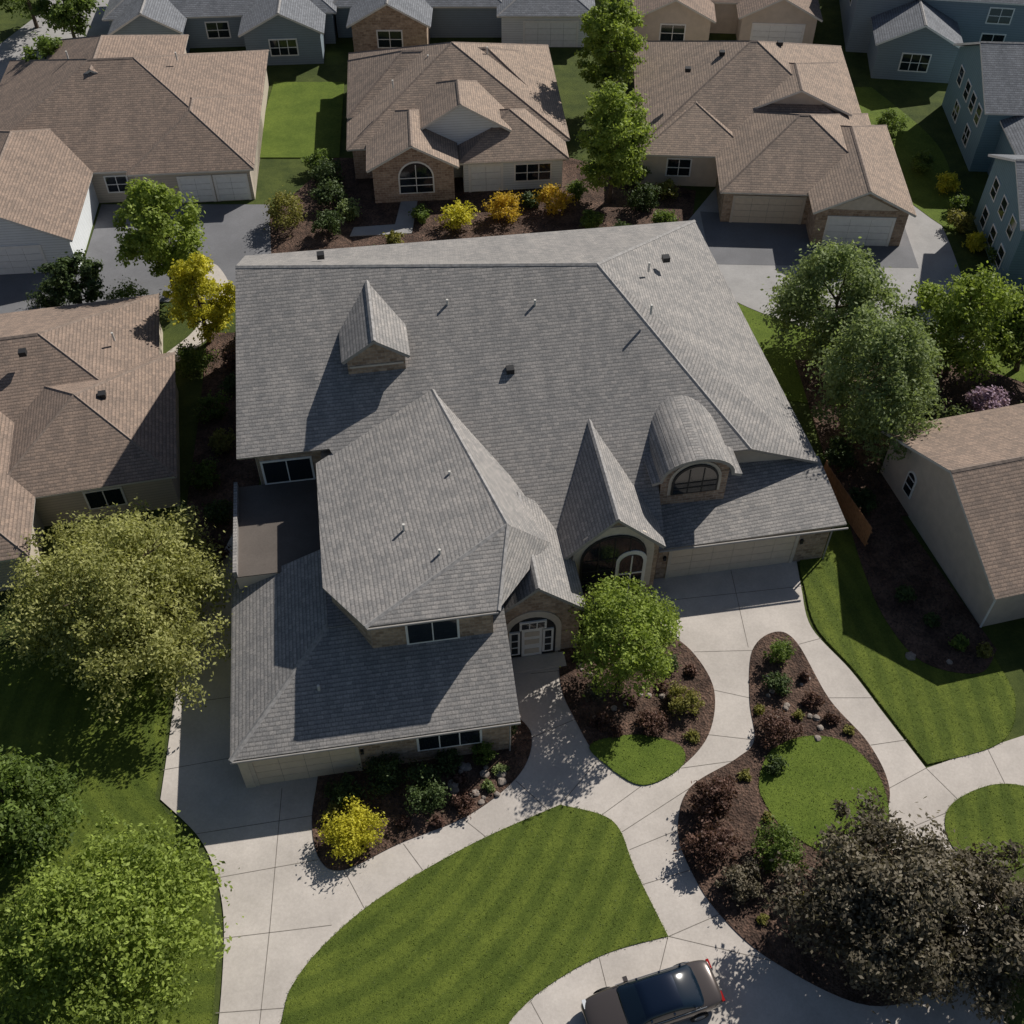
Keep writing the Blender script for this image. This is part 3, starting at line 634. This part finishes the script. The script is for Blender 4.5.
for x,y,r,m in ((-19.4,52.5,1.2,'l_green'),(-18.8,57.3,1.1,'l_red'),(-17.4,58.3,1.2,'l_gold'),(-18.6,55,.9,'l_dark'),(-18.4,49.5,1,'l_olive'),(-19,46.5,1.1,'l_green'),(-17.6,43.5,1,'l_dark'),(-17.2,40.5,.9,'l_red'),(-18.4,60.2,1.3,'l_dark'),(-21.7,57,1.5,'l_green'),(-27.4,63,1.8,'l_green'),(-33,64,1.6,'l_dark'),(-17.3,51,.8,'l_red'),(-17.2,54,.8,'l_gray')):
    shrub(x,y,r,m,r*1.4,int(1300*r),leaf=.16)
for i,(x,y,r,m) in enumerate(((26,52,1.8,'l_dark'),(28.5,50.5,1.5,'l_gray'),(33,50.5,1.6,'l_green'),(35.5,52.5,1.6,'l_red'),(24,47.5,1.4,'l_dark'),(27,55,2,'l_green'),(36,60,1.5,'l_red'),(35.2,63,1.3,'l_olive'),(34.6,66,1.1,'l_green'),(35.4,71,1.0,'l_yellow'),(35,73.5,1.1,'l_olive'),(35.6,76,1.0,'l_green'),(35.4,79,1.1,'l_yellow'),(34,82,1.2,'l_green'),(32.6,88,1.4,'l_green'),(36.6,69,1.1,'l_green'),(20.4,48.2,1.4,'l_dark'),(21.2,44.6,.9,'l_dark'),(22.2,37.6,.6,'l_dark'),(24.4,34.2,.6,'l_green'),(23.2,35.8,.5,'l_dark'),(25.6,33.8,.5,'l_olive'))):
    shrub(x,y,r,m,r*1.5,int(1300*r),leaf=.17)

# short grass blades standing on the front lawns (one mesh)
def inside(P,x,y):
    px=np.array([p[0] for p in P]);py=np.array([p[1] for p in P]); r=np.zeros(len(x),bool); j=len(P)-1
    for i in range(len(P)):
        c=((py[i]>y)!=(py[j]>y))&(x<(px[j]-px[i])*(y-py[i])/(py[j]-py[i]+1e-9)+px[i]); r^=c; j=i
    return r
rs=np.random.RandomState(8)
B=[]
for nm,p,z in LAWN:
    if nm!='lawn': continue
    a=np.array(p); lo=a.min(0); hi=a.max(0)
    lo=np.maximum(lo,(-24,12)); hi=np.minimum(hi,(28,46))
    if (hi<=lo).any(): continue
    n=int((hi-lo).prod()*60); x=rs.uniform(lo[0],hi[0],n); y=rs.uniform(lo[1],hi[1],n)
    m=inside(p,x,y); x=x[m];y=y[m]; B.append(np.stack([x,y,np.full(len(x),z)],1))
    for i in range(len(p)):
        q0=np.array(p[i]);q1=np.array(p[(i+1)%len(p)]); L=np.linalg.norm(q1-q0); kx=int(min(L,60)*22)
        if min(q0[1],q1[1])<11 or max(q0[1],q1[1])>46 or kx==0: continue
        t=rs.rand(kx)[:,None]; e=q0+(q1-q0)*t+rs.normal(0,.03,(kx,2)); B.append(np.concatenate([e,np.full((kx,1),z)],1))
B=np.concatenate(B); n=len(B); an=rs.uniform(0,6.28,n); hh=rs.uniform(.015,.045,n); wd=rs.uniform(.015,.035,n)
dx=np.stack([np.cos(an)*wd,np.sin(an)*wd,np.zeros(n)],1); tip=np.stack([rs.normal(0,.035,n),rs.normal(0,.035,n),hh],1)
Q=np.stack([B-dx,B+dx,B+tip],1).reshape(-1,3)
me=bpy.data.meshes.new('grass_blades'); me.vertices.add(3*n); me.vertices.foreach_set('co',Q.astype(np.float32).ravel()); me.loops.add(3*n)
me.loops.foreach_set('vertex_index',np.arange(3*n,dtype=np.int32)); me.polygons.add(n); me.polygons.foreach_set('loop_start',(np.arange(n)*3).astype(np.int32)); me.polygons.foreach_set('loop_total',np.full(n,3,dtype=np.int32))
me.update(calc_edges=True); at=me.attributes.new('tone','FLOAT','POINT'); at.data.foreach_set('value',np.repeat(rs.uniform(.1,.8,n),3).astype(np.float32))
me.materials.append(M['blade'])
COL.objects.link(bpy.data.objects.new('grass_blades',me))

# rocks
def rocks(name,pts,seed=1):
    rs=random.Random(seed); V=[];Fc=[]
    import bmesh
    for (x,y,s) in pts:
        bm=bmesh.new(); bmesh.ops.create_icosphere(bm,subdivisions=2,radius=s)
        for v in bm.verts:
            v.co*=rs.uniform(.82,1.12); v.co.z*=.6
        k=len(V); bm.verts.ensure_lookup_table()
        V+=[(v.co.x+x,v.co.y+y,v.co.z+.12) for v in bm.verts]; Fc+=[tuple(v.index+k for v in f.verts) for f in bm.faces]; bm.free()
    mk(name,V,Fc,'rock',uv=False)
rr=random.Random(5)
rocks('garden_rocks',[(-1.7+rr.uniform(-1.3,1.3),25.9+rr.uniform(-.9,1.2),rr.uniform(.12,.3)) for _ in range(16)]+[(14.5+rr.uniform(-1,1.5),30.4+rr.uniform(-2,2),rr.uniform(.1,.2)) for _ in range(14)]+[(5+rr.uniform(-1.5,3),31+rr.uniform(-1.5,2),rr.uniform(.1,.25)) for _ in range(14)]+[(21.6,33.6,.3),(23.6,33.2,.18)])

def fence(x0,y0,x1,y1,h=1.8):
    P=empty('wood_fence',(x0,y0,0),math.degrees(math.atan2(y1-y0,x1-x0))); L=math.hypot(x1-x0,y1-y0); n=int(L/.16)
    rs=random.Random(3)
    for i in range(n): box('picket',i*.16,i*.16+.145,-.012,.012,.05,h+rs.uniform(-.02,.02),'fence',P)
    for z in (.4,1.4): box('rail',0,L,.014,.06,z,z+.09,'fence',P)
    for i in range(int(L/2)+1): box('post',i*2-.05,i*2+.05,.062,.16,0,h+.06,'fence',P)
fence(19.1,46.6,20.8,41.2)

# ------------------------------------------------------------------ car
def m_paint(name,col,r=.25):
    m,t,b=nt(name); b.inputs['Base Color'].default_value=(*col,1); b.inputs['Roughness'].default_value=r; b.inputs['Metallic'].default_value=.35
    b.inputs['Coat Weight'].default_value=1; b.inputs['Coat Roughness'].default_value=.05; return m
M['paint']=m_paint('car_paint_taupe',(.085,.072,.068)); M['paintb']=m_paint('car_paint_black',(.005,.012,.03),.2)
M['carglass']=m_glass('car_glass',(.006,.014,.026)); M['rubber']=m_plain('tyre_rubber',(.02,.02,.02),.9,.1); M['alloy']=m_plain('alloy',(.5,.5,.5),.3,.05,metal=.9)
M['lampr']=m_plain('tail_lamp',(.3,.01,.01),.2,.05,bs=0); M['lampw']=m_plain('head_lamp',(.6,.62,.65),.1,.03,bs=0)
C=empty('parked_car',(6.0,15.45,.07),17); C.scale=(1.22,1.18,1.1)
def loft(name,secs,mats,mif,P,smooth=True,sub=1):
    m=len(secs[0]); V=[p for s in secs for p in s]; Fs=[];mi=[]
    for i in range(len(secs)-1):
        for j in range(m-1):
            Fs.append((i*m+j,i*m+j+1,(i+1)*m+j+1,(i+1)*m+j)); mi.append(mif(i,j,m))
    Fs.append(tuple(range(m))[::-1]); mi.append(mif(-1,0,m)); Fs.append(tuple((len(secs)-1)*m+j for j in range(m))); mi.append(mif(-1,0,m))
    o=mk(name,V,Fs,mats,P,mi,smooth,uv=False)
    import bmesh
    bm=bmesh.new(); bm.from_mesh(o.data); bmesh.ops.recalc_face_normals(bm,faces=bm.faces); bm.to_mesh(o.data); bm.free()
    if sub: s=o.modifiers.new('s','SUBSURF'); s.levels=sub; s.render_levels=2
    return o
def bsec(x,w,zt,zb=.28,crown=.06):
    return [(x,-w*.9,zb),(x,-w,zb+.12),(x,-w*1.0,(zb+zt)/2),(x,-w*.96,zt-.09),(x,-w*.86,zt-.01),(x,-w*.45,zt+crown*.8),(x,0,zt+crown),(x,w*.45,zt+crown*.8),(x,w*.86,zt-.01),(x,w*.96,zt-.09),(x,w,(zb+zt)/2),(x,w,zb+.12),(x,w*.9,zb)]
loft('body',[bsec(-2.45,.62,.55,.32),bsec(-2.4,.74,.64,.3),bsec(-2.15,.87,.74),bsec(-1.6,.92,.83),bsec(-1.0,.93,.9),bsec(0,.93,.93),bsec(1.0,.93,.95),bsec(1.7,.92,.97),bsec(2.2,.86,.95,.32),bsec(2.38,.76,.88,.36),bsec(2.43,.68,.7,.38)],['paint'],lambda i,j,m:0,C)
def csec(x,w0,w1,z0,z1):
    return [(x,-w0,z0),(x,-(w0*.55+w1*.45),z0+(z1-z0)*.55),(x,-w1,z1-.06),(x,-w1*.8,z1),(x,0,z1+.03),(x,w1*.8,z1),(x,w1,z1-.06),(x,(w0*.55+w1*.45),z0+(z1-z0)*.55),(x,w0,z0)]
def cm(i,j,m):
    if i in (0,1): return 1
    if i in (5,6): return 1
    if j in (0,1,m-3,m-2): return 1
    return 0
loft('cabin',[csec(-1.15,.80,.72,.88,.93),csec(-.95,.82,.70,.9,1.05),csec(-.45,.84,.64,.92,1.34),csec(-.30,.84,.64,.92,1.39),csec(.3,.84,.65,.93,1.42),csec(.85,.84,.64,.94,1.39),csec(1.45,.82,.68,.95,1.16),csec(1.75,.78,.7,.96,1.01)],['paintb','carglass'],cm,C)
for x in (-1.5,1.45):
    for y in (-.86,.86):
        cyl('tyre',(x,y-.11,.33),(x,y+.11,.33),.34,.34,'rubber',C,24); s=1 if y>0 else -1
        cyl('wheel_rim',(x,y+s*.09,.33),(x,y+s*.125,.33),.22,.2,'alloy',C,16)
for s in (-1,1):
    box('mirror',-.78,-.62,s*.93-.09,s*.93+.09,.93,1.05,'paint',C)
    box('head_lamp',-2.36,-2.22,s*.62-.16,s*.62+.16,.58,.68,'lampw',C); box('tail_lamp',2.34,2.44,s*.6-.18,s*.6+.18,.68,.82,'lampr',C)
for x in (-.35,.5,1.3): 
    for s in (-1,1): box('pillar',x-.035,x+.035,s*.765-.03,s*.765+.03,.93,1.2,'paintb',C)
for s in (-1,1): cyl('chrome_trim',(-1.1,s*.855,.945),(1.7,s*.83,.99),.014,.014,'alloy',C,6)

# ------------------------------------------------------------------ light, sky, camera
EL,AZ=R(37),R(42)
sv=Vector((math.sin(AZ)*math.cos(EL),math.cos(AZ)*math.cos(EL),math.sin(EL)))
ld=bpy.data.lights.new('sun','SUN'); ld.energy=5.0; ld.angle=R(.5); ld.color=(1,.95,.87)
lo=bpy.data.objects.new('sun',ld); lo.rotation_euler=sv.to_track_quat('Z','Y').to_euler(); lo.location=(0,0,80); COL.objects.link(lo)
w=bpy.data.worlds.new('World'); scene.world=w; w.use_nodes=True; t=w.node_tree
sk=t.nodes.new('ShaderNodeTexSky'); sk.sky_type='NISHITA'; sk.sun_disc=False; sk.sun_elevation=EL; sk.sun_rotation=AZ
t.links.new(sk.outputs[0],t.nodes['Background'].inputs[0]); t.nodes['Background'].inputs[1].default_value=.05
scene.view_settings.view_transform='Standard'; scene.view_settings.look='None'; scene.view_settings.exposure=0
cd=bpy.data.cameras.new('camera'); cd.lens=1100/1024*36; cd.sensor_width=36; cd.clip_end=3000; cd.clip_start=.5
co=bpy.data.objects.new('camera',cd); co.location=(0,0,50); co.rotation_euler=(math.pi/2-math.atan2(1247,1100),0,0); COL.objects.link(co); scene.camera=co
